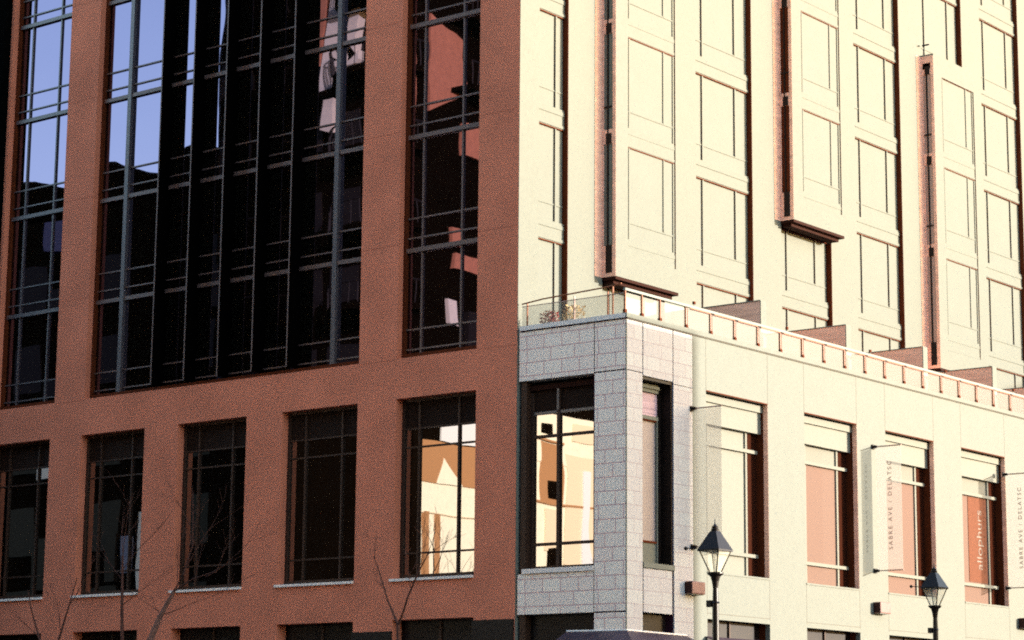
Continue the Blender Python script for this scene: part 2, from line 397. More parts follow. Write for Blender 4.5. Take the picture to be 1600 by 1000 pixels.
# left (shaded) face of grey blocks
lf = MB()
lf.box(-.02, PX-.46, PY, PY+PD, 12.02, PT).box(-.02, 2.43, PY, PY+PD, ZG+.02, 6.55).box(2.452, PX-.001, PY, PY+PD, 0, 12.0).box(2.452, PX-.001, PY, PY+PD, 12.03, PT)
lf = MB().box(-.2, 2.42, PY, PY+PD, 12.03, PT).box(-.2, 2.43, PY, PY+PD, ZG+.02, 6.60).box(2.455, PX-.03, PY, PY+PD-.04, 0, ZG-.01).box(2.455, PX-.03, PY, PY+PD-.04, ZG+.03, 12.02).box(2.455, PX-.03, PY, PY+PD-.04, 12.06, PT)
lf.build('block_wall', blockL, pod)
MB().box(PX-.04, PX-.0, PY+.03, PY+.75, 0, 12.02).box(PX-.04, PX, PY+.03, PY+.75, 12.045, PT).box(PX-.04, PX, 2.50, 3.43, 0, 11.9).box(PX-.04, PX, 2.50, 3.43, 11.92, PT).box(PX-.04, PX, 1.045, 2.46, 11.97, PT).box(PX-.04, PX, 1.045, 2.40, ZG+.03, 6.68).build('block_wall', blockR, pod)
MB().box(PX-.028, PX-.0, PY+.002, PY+.03, 0, PT).build('corner_strip', 'stone', pod)
# dark backing seen through the joints
MB().box(PX-.44, PX-.045, PY+PD-.02, 1.0, 0, PT-.01).box(PX-.44, PX-.045, 2.48, 4.0, 0, PT-.01).box(PX-.44, PX-.045, 1.0, 2.48, 12.0, PT-.01).box(PX-.44, PX-.045, 1.0, 2.48, ZG+.1, 6.6).box(2.40, PX-.05, PY+.03, PY+PD-.05, 0, PT-.01).build('joint_backing', 'joint_d', pod)
MB().box(2.432, 2.462, PY+.008, PY+.03, 0.1, PT).build('joint', 'joint_d', pod)
# right (sunny) face
wr = MB()
ops = opB[1:]
y = 3.43
for a, b in ops + [(44, 44)]:
    wr.box(PX-.16, PX, y, a, 0, PT); y = b
for a, b in ops:
    wr.box(PX-.16, PX, a, b, ZPH, PT); wr.box(PX-.16, PX, a, b, ZG, ZPS)
wr.build('stone_wall', 'stone', pod)
il = MB()   # inner return of every opening, darker bronze
for a, b in ops: il.box(PX-.46, PX-.162, b+.001, b+.05, .1, ZPH+.05).box(PX-.46, PX-.162, a-.05, a-.001, .1, ZPH+.05).box(PX-.46, PX-.162, a, b, ZPH+.001, ZPH+.05)
il.each('reveal_liner', 'bronze', pod)
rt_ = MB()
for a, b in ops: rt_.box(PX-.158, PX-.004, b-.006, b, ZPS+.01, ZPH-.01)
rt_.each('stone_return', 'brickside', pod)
jj = MB()
for a, b in ops:
    for yy in (a, b): jj.box(PX-.001, PX+.002, yy-.008, yy+.008, ZPH, PT-.02); jj.box(PX-.001, PX+.002, yy-.008, yy+.008, ZG+.1, ZPS)
    jj.box(PX-.001, PX+.002, a+.01, b-.01, ZPH-.006, ZPH+.016)
    jj.box(PX-.001, PX+.002, a+.01, b-.01, 5.62, 5.635)
jj.build('panel_joint', 'joint_l', pod)
for a, b in ops:
    B(PX-.002, PX+.003, a, b, ZPH-.012, ZPH+.018).build('head_shadow_line', 'bronze', pod)  # thin lintel shadow drawn as a brown strip
# podium windows, sunny side
def podium_window(a, b, n_):
    gx = PX-.42
    fr = MB()
    z0 = ZPS
    fr.box(gx, gx+.07, a+.002, a+.12, z0, ZPH-.88)
    for mm in (a+.62, b-.62): fr.box(gx, gx+.05, mm-.045, mm+.045, z0, ZPH-.88)
    for t in (7.44, 10.50): fr.box(gx+.002, gx+.10, a+.12, b-.10, t-.05, t+.05)
    o = fr.build('window', 'blind_glare', pod)
    MB().box(gx-.01, gx+.17, a+.002, b-.004, ZPH-.88, ZPH-.001).box(gx+.17, gx+.24, a+.004, b-.006, ZPH-.25, ZPH-.05).build('head_panel', 'blind_glare', o)
    if n_ == 0:
        B(gx-.03, gx, a+.02, b-.02, z0, ZPH-.9).build('pane', 'blind_glare', o)  # first window's sun-bleached glass put in as cream
    else:
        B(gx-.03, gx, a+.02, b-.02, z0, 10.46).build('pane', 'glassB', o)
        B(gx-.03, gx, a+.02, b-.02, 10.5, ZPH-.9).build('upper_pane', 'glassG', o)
    B(gx+.002, gx+.012, b-.572, b-.005, z0, ZPH-.9).build('side_pane_or_shadow', 'side', o)  # shadow of the right jamb on the glass, painted as a dark pane
    MB().box(gx, PX+.02, a+.001, b-.001, z0-.05, z0).build('sill', 'stone', o)
    if n_ in (1, 2, 3, 4):
        B(gx+.002, gx+.008, a+.66, b-.66, 7.5, 8.1).build('lower_tint', 'glassB', o) if False else None
    return o
pw = [podium_window(a, b, i) for i, (a, b) in enumerate(ops)]
for a, b in ops:
    s = B(PX-.44, PX-.38, a, b, .14, ZG-.001).build('shop_window', 'dark', pod)
    B(PX-.38, PX-.32, (a+b)/2-.03, (a+b)/2+.03, .14, ZG-.01).build('mullion', 'frame_d', s)
# corner window (sunny face)
gx = PX-.42; a, b = 1.02, 2.44
o = MB().box(gx, gx+.06, a, a+.30, 6.85, 10.9).box(gx, gx+.06, b-.25, b-.20, 6.85, 11.0).box(gx, gx+.08, a+.3, b-.2, 10.86, 10.96).build('window', 'cream', pod, label='narrow corner window under a mauve louvre')
MB().box(gx+.0, gx+.10, a, b-.22, 11.62, 11.85).box(gx, gx+.16, a, b-.24, 11.72, 11.80).build('head_panel', 'cream', o)
B(gx-.02, gx+.03, a, b-.2, 10.97, 11.61).build('louvre', 'louvre', o)
B(gx-.03, gx, a+.3, b-.25, 7.5, 10.86).build('pane', mat('mauve_pane', (.27, .225, .225), .4, var=.05, speck=.08), o)
B(gx-.03, gx+.02, a, b-.2, 6.85, 7.44).build('bottom_panel', 'cream', o)
MB().box(gx, gx+.05, a+.3, b-.25, 7.44, 7.5).box(gx+.01, gx+.06, a+.3, b-.25, 10.82, 10.86).each('rail', 'bronze', o)
MB().box(PX-.44, PX-.045, b-.004, b+.02, 6.74, 11.95).box(gx-.02, gx+.02, b-.2, b, 6.85, 11.95).box(PX-.44, PX-.045, a, b, 11.88, 11.96).build('dark_reveal', 'dark', o)
MB().box(gx, PX+.03, a-.0, b+.06, 6.70, 6.84).build('sill', 'stone', o)
B(PX-.30, PX-.26, a, b, 0.14, ZG).build('shop_window', 'dark', pod)
# corner window (shaded face)
a, b = -.02, 2.43; gy = PY+.30
f = MB().box(a+.05, a+.16, gy-.05, gy+.03, 6.72, 11.7).box(.97, 1.07, gy-.07, gy, 6.72, 11.9).box(b-.05, b, gy-.05, gy+.03, 6.72, 11.9)
for t in (7.43, 10.45, 6.78): f.box(a+.16, b-.05, gy-.05, gy, t-.04, t+.04)
f.box(-.16, a+.05, gy-.24, gy+.03, 0.1, 12.02)
o = f.build('window', 'frame_d', pod)
MB().box(a+.1, b-.05, gy-.04, gy, 11.07, 11.15).box(.985, 1.055, gy-.09, gy-.071, 11.15, 11.75).build('upper_transom', 'frame_g', o)
B(a, b, gy-.10, gy-.02, 11.76, 11.9).build('head_box', 'soffit', o)
B(a+.05, b, gy+.002, gy+.03, 6.74, 11.1).build('pane', 'glassL', o)
B(a+.05, b, gy+.002, gy+.03, 11.1, 11.95).build('upper_pane', 'panel_d', o)
MB().box(a-.0, b+.01, PY-.05, gy-.05, 6.61, 6.74).build('sill', 'sill', o)
B(a, b, PY+.32, PY+.36, .14, ZG).build('shop_window', 'dark', pod)
# coping, terrace deck
MB().box(-.16, PX+.0, PY-.05, PY+.3, PT, PT+.13).build('shaded_coping', 'coping', pod)  # same coping recoloured paler for its shaded side
MB().box(PX+.001, PX+.05, PY-.05, PY+.3, PT, PT+.13).box(PX-.3, PX+.05, PY+.3, 44, PT, PT+.13).build('coping', 'stone', pod)
B(PX-.02, PX+.03, PY+.02, 44, PT-.03, PT-.001).build('coping_joint', 'joint_l', pod)
MB().box(-.16, PX-.0, PY-.012, PY+.3, PT-.035, PT-.001).box(PX, PX+.012, PY-.01, 4.0, PT-.035, PT-.001).build('coping_joint', 'joint_d', pod)
B(-.16, PX-.31, PY+.31, 44, PT-.2, PT-.02).build('terrace_deck', 'pave', pod)

# ------------------------------------------------------------------ balustrades
bl = thing('glass_balustrade', 'long glass balustrade with a white top rail along the sunny edge of the terrace', 'balustrade', (PX, PY, PT+.13))
X0 = PX-.06
MB().box(X0-.03, X0+.05, .22, 44, 14.23, 14.30).build('top_rail', 'white', bl)
ys = [.24, 1.03, 1.90] + [3.20+1.248*k for k in range(32)]
ur = MB()
for a, b in zip(ys[:-1], ys[1:]):
    if a > 3: ur.box(X0+.03, X0+.046, a+.16, b-.02, 14.195, 14.228)
ur.build('rail_shadow_line', 'rail_b', bl)  # top rail's shadow line drawn as a brown strip
for y in ys:
    p = MB().box(X0-.02, X0+.045, y-.045, y-.030, 13.60, 14.225).box(X0-.02, X0+.045, y+.030, y+.045, 13.60, 14.20)
    if y < 3: p = MB().box(X0-.01, X0+.045, y-.018, y+.018, 13.60, 14.225)
    po = p.build('post', 'rail_b', bl)
    if y > 3: B(X0-.018, X0+.03, y-.029, y+.029, 13.72, 14.19).build('infill', 'post', po)
    MB().box(X0-.02, X0+.06, y-.05, y+.05, 13.60, 13.70).build('foot', 'bronze', po)
B(X0, X0+.012, .26, 44, 13.62, 14.18).build('pane', 'railglass', bl)
for k, y in enumerate([4.9+4.97*j for j in range(6)]): 
    q = thing('terrace_spotlight', ['small brown spotlight on the white rail nearest the podium corner', 'small brown spotlight on the white rail above the second podium window', 'small brown spotlight on the white rail above the third podium window', 'small brown spotlight on the white rail above the fourth podium window', 'small brown spotlight on the white rail, second from the right', 'small brown spotlight farthest along the white rail'][k], 'light', (X0, y-1.3, 14.30), 'small spotlights along the white rail')
    B(X0-.01, X0+.05, y-1.34, y-1.26, 14.36, 14.44).build('head', 'bronze', q); B(X0+.01, X0+.03, y-1.31, y-1.29, 14.30, 14.36).build('stem', 'white', q)
br_ = thing('glass_balustrade', 'short glass balustrade with a curved thin brown handrail along the shaded edge of the terrace', 'balustrade', (0, PY, PT+.13))
Y0 = PY+.06
MB().tube([(-.16, Y0, 14.26), (.6, Y0, 14.33), (1.5, Y0, 14.36), (2.6, Y0, 14.40), (3.05, Y0, 14.42), (3.3, Y0+.02, 14.46)], .022, 8).build('handrail', 'rail_b', br_)
MB().box(-.16, 3.44, Y0-.01, Y0+.012, 14.17, 14.19).build('thin_rail', 'post', br_)
for x in (.03, 1.70, 2.86, 3.03):
    B(x-.015, x+.015, Y0-.02, Y0+.02, 13.60, 14.28 if x < 2.9 else 14.41).build('post', 'rail_b' if x != 1.7 else 'post', br_)
B(-.16, 3.44, Y0-.004, Y0+.004, 13.62, 14.17).build('pane', 'railglass', br_)

# terrace dividers
for k, yy in enumerate((7.82, 12.82, 17.82, 22.80, 27.75, 32.7)):
    nm = ['nearest brown terrace dividing wall, beside the first projecting bay', 'second brown terrace dividing wall, under the middle projecting bay', 'third brown terrace dividing wall, right of the middle projecting bay', 'fourth brown terrace dividing wall, touching the foot of the right projecting bay', 'brown terrace dividing wall at the right edge of the photo', 'farthest brown terrace dividing wall beyond the others'][k]
    d = thing('dividing_wall', nm, 'wall', (0, yy, PT-.02), 'dividing walls across the terrace')
    B(-.16, 3.02, yy, yy+.28, PT-.02, 15.18).build('brick_panel', 'brickside', d)
    B(3.02, 3.05, yy-.0, yy+.30, PT-.02, 15.18).build('sunlit_end', 'stone', d)  # overexposed sunlit brick end put in as a pale plate
    MB().box(-.16, 3.05, yy-.02, yy+.3, 15.18, 15.21).build('coping', 'stone', d)

# plants on the terrace
def tuft(name, label, x, y, m, h, r, n):
    t = thing(name, label, 'plant', (x, y, PT-.02))
    t.location.z = PT+.0
    B(x-.14, x+.14, y-.14, y+.14, PT, PT+.22).build('pot', 'pot', t)
    lv = MB()
    for i in range(n):
        a = random.uniform(0, 6.28); rr = r*random.random()**.5; z = PT+.2+h*random.random(); s = random.uniform(.03, .07)
        c = Vector((x+rr*math.cos(a), y+rr*math.sin(a), z)); d1 = Vector((random.uniform(-1, 1), random.uniform(-1, 1), random.uniform(-.2, 1))).normalized(); d2 = d1.cross(Vector((random.random(), random.random(), random.random()))).normalized()
        b = len(lv.v); lv.v += [tuple(c-d1*s), tuple(c+d2*s*.4), tuple(c+d1*s), tuple(c-d2*s*.4)]; lv.f.append((b, b+1, b+2, b+3))
    lv.build('foliage', m, t)
    st = MB()
    for i in range(5): a = i*1.3; st.tube([(x, y, PT+.2), (x+r*.6*math.cos(a), y+r*.6*math.sin(a), PT+.2+h*.9)], .008, 5)
    st.build('stem', m, t)
tuft('potted_shrub', 'dark red potted shrub behind the shaded glass balustrade', .58, .62, 'leafr', .35, .28, 260)
tuft('potted_grass', 'straw coloured potted grass behind the shaded glass balustrade', 1.45, .62, 'leafy', .42, .33, 240)

# ------------------------------------------------------------------ banners and lettering
def text_mesh(txt, size, m, parent, mw, name='lettering', spacing=1.):
    cu = bpy.data.curves.new(name, 'FONT'); cu.body = txt; cu.size = size; cu.extrude = .004; cu.align_x = 'CENTER'; cu.align_y = 'CENTER'; cu.space_character = spacing
    to = bpy.data.objects.new(name, cu); col.objects.link(to); bpy.context.view_layer.update()
    me = bpy.data.meshes.new_from_object(to.evaluated_get(bpy.context.evaluated_depsgraph_get())); bpy.data.objects.remove(to)
    me.materials.clear(); me.materials.append(M[m]); o = bpy.data.objects.new(name, me); col.objects.link(o); o.parent = parent
    me.transform(mw); off = world_loc(parent); me.transform(Matrix.Translation(-off)); return o
for k, (yb, lab) in enumerate(((3.38, 'tall sheer mauve banner hung beside the narrow corner window, behind the nearer lamp'), (13.5, 'tall sheer grey banner with small dark lettering, above the second lamp'), (22.42, 'tall sheer grey banner cut by the right edge of the photo'), (32.6, 'tall sheer grey banner farthest along the podium'))):
    t = thing('banner', lab, 'banner', (PX, yb, 7.42), 'sheer banners hung out from the podium')
    B(PX+.12, PX+1.0, yb-.006, yb+.006, 7.45, 11.28).build('cloth', 'banner', t)
    MB().tube([(PX, yb, 11.32), (PX+1.02, yb, 11.32)], .022).build('rod', 'post', t); MB().tube([(PX, yb, 7.42), (PX+1.02, yb, 7.42)], .018).build('rod', 'post', t)
    for z in (11.32, 7.42):
        MB().box(PX+.003, PX+.05, yb-.08, yb+.08, z-.07, z+.07).box(PX+.05, PX+.16, yb-.035, yb+.035, z-.04, z+.04).build('bracket', 'dark', t)
    if k:
        # written bottom to top, on the side facing the street
        mw = Matrix.Translation((PX+.60, yb-.012, 9.45)) @ Matrix.Rotation(R(-90), 4, 'Y') @ Matrix.Rotation(R(90), 4, 'X')
        text_mesh('SABRE AVE / DELATSC', .20, 'text', t, mw, spacing=1.45)
# red vertical sign inside the fourth window
sg = thing('window_sign', 'red vertical sign with pale lettering behind the fourth podium window', 'sign', (PX-.40, 21.3, 7.6))
B(PX-.418, PX-.404, 20.55, 21.86, 7.55, 10.42).build('board', 'redpanel', sg)
mw = Matrix.Translation((PX-.400, 21.35, 9.0)) @ Matrix(((0, 0, 1, 0), (0, -1, 0, 0), (1, 0, 0, 0), (0, 0, 0, 1))) if False else Matrix.Translation((PX-.400, 21.35, 9.05)) @ Matrix(((0, 0, 1, 0), (0, -1, 0, 0), (1, 0, 0, 0), (0, 0, 0, 1)))
mw = Matrix.Translation((PX-.400, 21.32, 9.0)) @ Matrix(((0, 0, 1, 0), (0, -1, 0, 0), (1, 0, 0, 0), (0, 0, 0, 1)))
text_mesh('allophurs', .56, 'text_p', sg, mw, spacing=1.0)

# wall lights
for yb, lab in ((3.30, 'brown box wall light beside the nearer lamp post'), (13.66, 'brown box wall light under the lettered banner'), (23.55, 'brown box wall light at the right edge of the photo'), (33.6, 'brown box wall light farthest along the podium')):
    t = thing('wall_light', lab, 'wall light', (PX, yb, 6.28), 'box wall lights on the podium piers')
    B(PX+.0, PX+.26, yb-.30, yb+.36, 6.10, 6.45).build('housing', 'lightbox', t, bevel=.03)
    B(PX+.02, PX+.25, yb-.308, yb-.300, 6.12, 6.43).build('end_plate', 'lightdark', t)
    B(PX+.03, PX+.22, yb-.26, yb+.32, 6.085, 6.099).build('lens', 'white', t)

# awnings at the bottom edge
def awning(name, label, pts_top, pts_out, drop, edge=True):
    t = thing(name, label, 'awning', pts_top[0], 'dark cloth awnings over the podium shop fronts')
    m_ = MB(); n = len(pts_top)
    for i in range(n-1):
        b_ = len(m_.v); q = [pts_top[i], pts_top[i+1], pts_out[i+1], pts_out[i]]
        m_.v += q + [(x, y, z-.03) for x, y, z in q]
        m_.f += [(b_, b_+3, b_+2, b_+1), (b_+4, b_+5, b_+6, b_+7), (b_, b_+1, b_+5, b_+4), (b_+1, b_+2, b_+6, b_+5), (b_+2, b_+3, b_+7, b_+6), (b_+3, b_, b_+4, b_+7)]
    c = m_.build('cloth', 'awning', t)
    v_ = MB()
    for i in range(n-1):
        p, q = Vector(pts_out[i]), Vector(pts_out[i+1]); b_ = len(v_.v); d_ = (q-p).normalized().cross(Vector((0, 0, 1)))*.01
        v_.v += [tuple(p), tuple(q), tuple(q-Vector((0, 0, drop))), tuple(p-Vector((0, 0, drop))), tuple(p+d_), tuple(q+d_), tuple(q+d_-Vector((0, 0, drop))), tuple(p+d_-Vector((0, 0, drop)))]
        v_.f += [(b_, b_+1, b_+2, b_+3), (b_+7, b_+6, b_+5, b_+4), (b_, b_+4, b_+5, b_+1), (b_+3, b_+2, b_+6, b_+7)]
    v_.build('valance', 'awning', t)
    if edge: MB().tube(pts_top, .035, 6).build('top_edge', 'awn_edge', t)
    MB().tube([pts_out[0], (pts_top[0][0], pts_top[0][1], pts_out[0][2])], .015, 6).build('arm', 'iron', t)
awning('awning', 'dark mauve awning wrapped round the grey block corner', [(1.55, PY-.02, 4.99), (PX+.02, PY-.02, 4.97), (PX+.02, 3.05, 4.95)], [(1.55, PY-.95, 4.52), (PX+.95, PY-.95, 4.52), (PX+.95, 3.05, 4.52)], .25)
awning('awning', 'dark awning behind the nearer lamp post', [(PX+.02, 4.0, 4.98), (PX+.02, 7.5, 4.98)], [(PX+.95, 4.0, 4.66), (PX+.95, 7.5, 4.66)], .25, False)
awning('awning', 'dark awning between the two lamp posts', [(PX+.02, 9.3, 5.0), (PX+.02, 12.6, 5.0)], [(PX+.9, 9.3, 4.7), (PX+.9, 12.6, 4.7)], .25, False)

# ------------------------------------------------------------------ street lamps
def lamp(lx, ly, gz, eave, s, label):
    t = thing('street_lamp', label, 'street lamp', (lx, ly, gz), 'lantern street lamps in front of the podium')
    col_z = eave-.335*s
    MB().lathe(lx, ly, [(.17, gz), (.17, gz+.25), (.12, gz+.3), (.11, gz+.9), (.075, gz+1.0), (.06, gz+1.1), (.052, 2.6), (.050, col_z-.45*s), (.068, col_z-.44*s), (.046, col_z-.42*s), (.040, col_z-.22*s), (.055, col_z-.12*s), (.075, col_z-.05*s), (.125*s, col_z-.01), (.125*s, col_z+.012), (.05, col_z+.013)], 16).build('post', 'iron', t)
    hw, hb = .192*s, .060*s
    lan = MB()
    for sx in (-1, 1):
        for sy in (-1, 1): lan.tube([(lx+sx*hb, ly+sy*hb, col_z+.01), (lx+sx*hw*.88, ly+sy*hw*.88, eave)], .010*s, 6)
    lan.box(lx-hw, lx+hw, ly-hw, ly+hw, eave-.012, eave+.012)
    lf_ = lan.build('lantern_frame', 'iron', t)
    gg = MB()
    b0 = [(lx-hb, ly-hb, col_z+.02), (lx+hb, ly-hb, col_z+.02), (lx+hb, ly+hb, col_z+.02), (lx-hb, ly+hb, col_z+.02)]
    k_ = hw*.87; t0 = [(lx-k_, ly-k_, eave-.013), (lx+k_, ly-k_, eave-.013), (lx+k_, ly+k_, eave-.013), (lx-k_, ly+k_, eave-.013)]
    for i in range(4): j = (i+1) % 4; b_ = len(gg.v); gg.v += [b0[i], b0[j], t0[j], t0[i]]; gg.f.append((b_, b_+1, b_+2, b_+3))
    gg.build('pane', 'lampglass', lf_)
    hood = MB().poly([(lx-hw, ly-hw, eave+.013), (lx+hw, ly-hw, eave+.013), (lx+hw, ly+hw, eave+.013), (lx-hw, ly+hw, eave+.013)],
                     [(lx-.055*s, ly-.055*s, eave+.29*s), (lx+.055*s, ly-.055*s, eave+.29*s), (lx+.055*s, ly+.055*s, eave+.29*s), (lx-.055*s, ly+.055*s, eave+.29*s)])
    hood.build('hood', 'iron', t)
    MB().lathe(lx, ly, [(.055*s, eave+.28*s), (.062*s, eave+.32*s), (.045*s, eave+.335*s), (.05*s, eave+.36*s), (.02*s, eave+.385*s), (.012*s, eave+.40*s), (.002, eave+.475*s)], 12).build('finial', 'iron', t)
    MB().tube([(lx, ly, col_z+.01), (lx, ly, col_z+.14*s), (lx, ly, col_z+.25*s)], [.02*s, .035*s, .028*s], 10).build('bulb', 'lampglass', t)
    MB().tube([(lx-hw-.01, ly-hw+.02, eave+.03), (lx-hw-.15*s, ly-hw-.08*s, eave+.03)], .008, 6).lathe(lx-hw-.15*s, ly-hw-.08*s, [(.01, eave+.0), (.032, eave+.02), (.032, eave+.04), (.01, eave+.06)], 8).build('ladder_arm', 'iron', t)
    MB().box(lx-.14*s, lx-.04, ly-.05, ly+.03, col_z-.50*s, col_z-.40*s).build('photocell', 'iron', t, bevel=.01)
lamp(21.05, -21.75, .14, 4.71, 1.0, 'nearer black lantern street lamp, the larger one standing in front of the first banner')
lamp(19.19, -11.56, .14, 4.83, 1.0, 'farther black lantern street lamp, the smaller one standing below the lettered banner')

# ------------------------------------------------------------------ bare trees
def limb(mb, p, d, L, r, depth, tips):
    n = max(3, int(L/.28)); pts = [Vector(p)]; rad = [r]; dd = Vector(d).normalized()
    for i in range(n):
        dd = (dd + Vector((random.uniform(-.12, .12), random.uniform(-.12, .12), random.uniform(-.06, .12)))).normalized()
        pts.append(pts[-1]+dd*(L/n)); rad.append(max(.003, r*(1-(i+1)/n*.75)))
    mb.tube(pts, rad, 6)
    if depth > 0:
        for k in range(3):
            i = random.randint(max(1, n//4), n); q = pts[i]
            nd = (dd + Vector((random.uniform(-.9, .9), random.uniform(-.9, .9), random.uniform(-.2, .6)))).normalized()
            limb(mb, q, nd, L*random.uniform(.35, .6), max(.003, rad[i]*.6), depth-1, tips)
def path(mb, pts, r0, r1):
    n = len(pts)-1; mb.tube(pts, [r0+(r1-r0)*i/n for i in range(n+1)], 8)
TY = -5.0
t1 = thing('bare_tree', 'young bare tree forking in front of the lit lower window of the terracotta side', 'tree', (.05, TY, .14))
MB().tube([(.08, TY, 0.1), (.04, TY, 2.5), (.02, TY, 4.99)], [.07, .055, .045], 8).build('trunk', 'bark', t1)
b = MB(); path(b, [(.02, TY, 4.96), (-.25, TY+.1, 5.3), (-.49, TY+.15, 5.62), (-.85, TY+.25, 6.3), (-1.15, TY+.3, 6.83)], .034, .012)
path(b, [(.02, TY, 4.96), (.28, TY-.1, 5.3), (.51, TY-.2, 5.66), (.80, TY-.2, 6.2), (1.25, TY-.3, 6.72), (1.5, TY-.3, 7.3)], .034, .008)
for p, d, L in (((-1.1, TY+.3, 6.75), (-.3, 0, 1), .6), ((.8, TY-.2, 6.2), (.2, .3, 1), 1.4), ((.55, TY-.2, 5.7), (.6, -.2, .9), 1.5), ((1.2, TY-.3, 6.7), (1, .2, .5), .8), ((-.6, TY+.2, 5.9), (-.9, .3, .5), .7), ((.6, TY-.2, 5.9), (0, -.3, 1), 1.0)): limb(b, p, d, L, .012, 2, 0)
b.build('branches', 'bark', t1)
t2 = thing('bare_tree', 'bare tree with a thick leaning limb in front of the third dark lower window', 'tree', (-10.2, TY, .14))
MB().tube([(-10.3, TY, .1), (-10.1, TY, 2.2), (-9.75, TY, 3.9), (-9.36, TY, 4.79), (-8.99, TY, 5.45), (-8.45, TY, 6.15)], [.15, .13, .11, .095, .075, .05], 10).build('trunk', 'barkp', t2)
b = MB()
path(b, [(-8.45, TY, 6.15), (-8.1, TY, 6.6), (-7.85, TY+.1, 7.45), (-7.9, TY+.1, 8.3), (-7.85, TY, 9.1)], .035, .006)
path(b, [(-8.45, TY, 6.15), (-7.6, TY-.1, 6.45), (-6.72, TY-.2, 6.6), (-5.61, TY-.2, 7.0)], .03, .007)
for p, d, L in (((-8.1, TY, 6.6), (.6, .2, 1), 2.2), ((-7.6, TY, 6.4), (.5, -.3, .8), 1.9), ((-6.8, TY, 6.6), (.5, .1, .9), 1.4), ((-8.3, TY, 6.3), (-.5, .3, 1), 1.6), ((-7.9, TY, 7.4), (.5, -.2, .9), 1.3), ((-8.9, TY, 5.5), (-1, .2, .5), 1.0), ((-8.9, TY, 5.5), (1, .2, .2), 2.0), ((-7.2, TY, 6.5), (.8, .2, .3), 2.0), ((-7.9, TY, 8.0), (-.5, -.2, .9), 1.0)): limb(b, p, d, L, .014, 2, 0)
b.build('branches', 'bark', t2)
t3 = thing('bare_tree', 'slender straight bare tree crossing the sill of the second dark lower window', 'tree', (-9.95, TY-.4, .14))
MB().tube([(-9.85, TY-.4, .1), (-9.97, TY-.4, 3), (-10.15, TY-.4, 5.6), (-10.22, TY-.4, 7.2)], [.07, .06, .045, .03], 8).build('trunk', 'bark', t3)
b = MB()
for p, d, L in (((-10.22, TY-.4, 7.1), (0, 0, 1), 1.6), ((-10.2, TY-.4, 6.8), (.8, .1, .8), 2.2), ((-10.2, TY-.4, 6.5), (-.8, .1, .7), 1.5), ((-10.2, TY-.4, 7.2), (-.4, .1, 1), 1.4), ((-10.1, TY-.4, 5.8), (1, .1, .6), 1.4)): limb(b, p, d, L, .013, 2, 0)
b.build('branches', 'bark', t3)
t4 = thing('bare_tree', 'low bare tree at the bottom left corner, crossing the leftmost sill', 'tree', (-13.6, TY, .14))
MB().tube([(-13.6, TY, .1), (-13.6, TY, 2.2), (-13.65, TY, 3.8)], [.10, .08, .06], 8).build('trunk', 'bark', t4)
b = MB(); path(b, [(-13.65, TY, 3.8), (-14.1, TY, 4.8), (-14.6, TY, 5.8), (-14.8, TY, 6.4)], .045, .01); path(b, [(-13.65, TY, 3.8), (-13.3, TY, 4.9), (-12.9, TY, 5.9), (-12.6, TY, 6.7)], .045, .01)
for p, d, L in (((-14.2, TY, 5.0), (-1, 0, .5), 1.2), ((-13.2, TY, 5.0), (-.4, .2, 1), 1.3), ((-12.9, TY, 5.9), (.7, .1, .8), 1.3)): limb(b, p, d, L, .014, 2, 0)
b.build('branches', 'bark', t4)

# ------------------------------------------------------------------ buildings across the streets (seen in the glass, and shading the corner)
opp = thing('opposite_building', 'tall dark apartment building with rounded balconies across the street, mirrored in the glass', 'building', (-25, -24, 0))
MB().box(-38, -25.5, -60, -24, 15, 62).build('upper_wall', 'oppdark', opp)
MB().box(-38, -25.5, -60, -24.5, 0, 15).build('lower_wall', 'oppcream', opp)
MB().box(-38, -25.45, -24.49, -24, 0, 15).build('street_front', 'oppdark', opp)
for k in range(12):
    z = 17+3.6*k
    for (xa, ra) in ((-27.5, 2.6), (-34.5, 2.6)):
        s = MB(); n = 14
        bt = [(xa+ra*math.cos(math.pi+math.pi*i/n)*-1, -24+ra*.8*math.sin(math.pi*i/n), z) for i in range(n+1)]
        s.poly(bt, [(x, y, z+.35) for x, y, _ in bt])
        bo = s.build('balcony', 'oppdark', opp)
        rl = MB(); rl.tube([(x, y, z+1.35) for x, y, _ in bt], .05, 5)
        for x, y, _ in bt: rl.tube([(x, y, z+.3), (x, y, z+1.35)], .03, 4)
        rl.build('railing', 'oppgrey', bo)
    for xa in (-36.8, -32, -29.6): B(xa-.9, xa+.9, -24.0, -23.93, z+.9, z+2.6).build('window', 'oppgrey', opp)
def fr_poly(pts, m_, y=-23.9, d=.5):      # bay panels on the street front, given as (x, z)
    MB().poly([(x, y, z) for x, z in pts], [(x, y+d, z) for x, z in pts]).build('lit_bay', m_, opp)
fr_poly([(-31.9, 33.2), (-30.9, 32.6), (-30.5, 39), (-31.8, 39)], 'oppterra'); fr_poly([(-30.9, 31.4), (-29.9, 31.6), (-29.5, 35), (-30.3, 37.5), (-30.6, 34)], 'oppcream')
fr_poly([(-29.4, 33.6), (-28.9, 33.0), (-28.2, 36.8), (-28.8, 37.5)], 'oppcream'); fr_poly([(-29.6, 31.4), (-28.6, 32.6), (-28.6, 33.1), (-29.8, 32.2)], 'oppcream')
fr_poly([(-30.8, 29.6), (-30.2, 29.4), (-30.0, 31.0), (-30.7, 31.0)], 'oppcream'); fr_poly([(-32.3, 31.1), (-28.3, 31.1), (-28.3, 31.3), (-32.3, 31.3)], 'oppdark', -23.85, .7)
fr_poly([(-26.5, 29.6), (-25.55, 29.3), (-25.55, 34.2), (-26.5, 34.2)], 'oppterra')
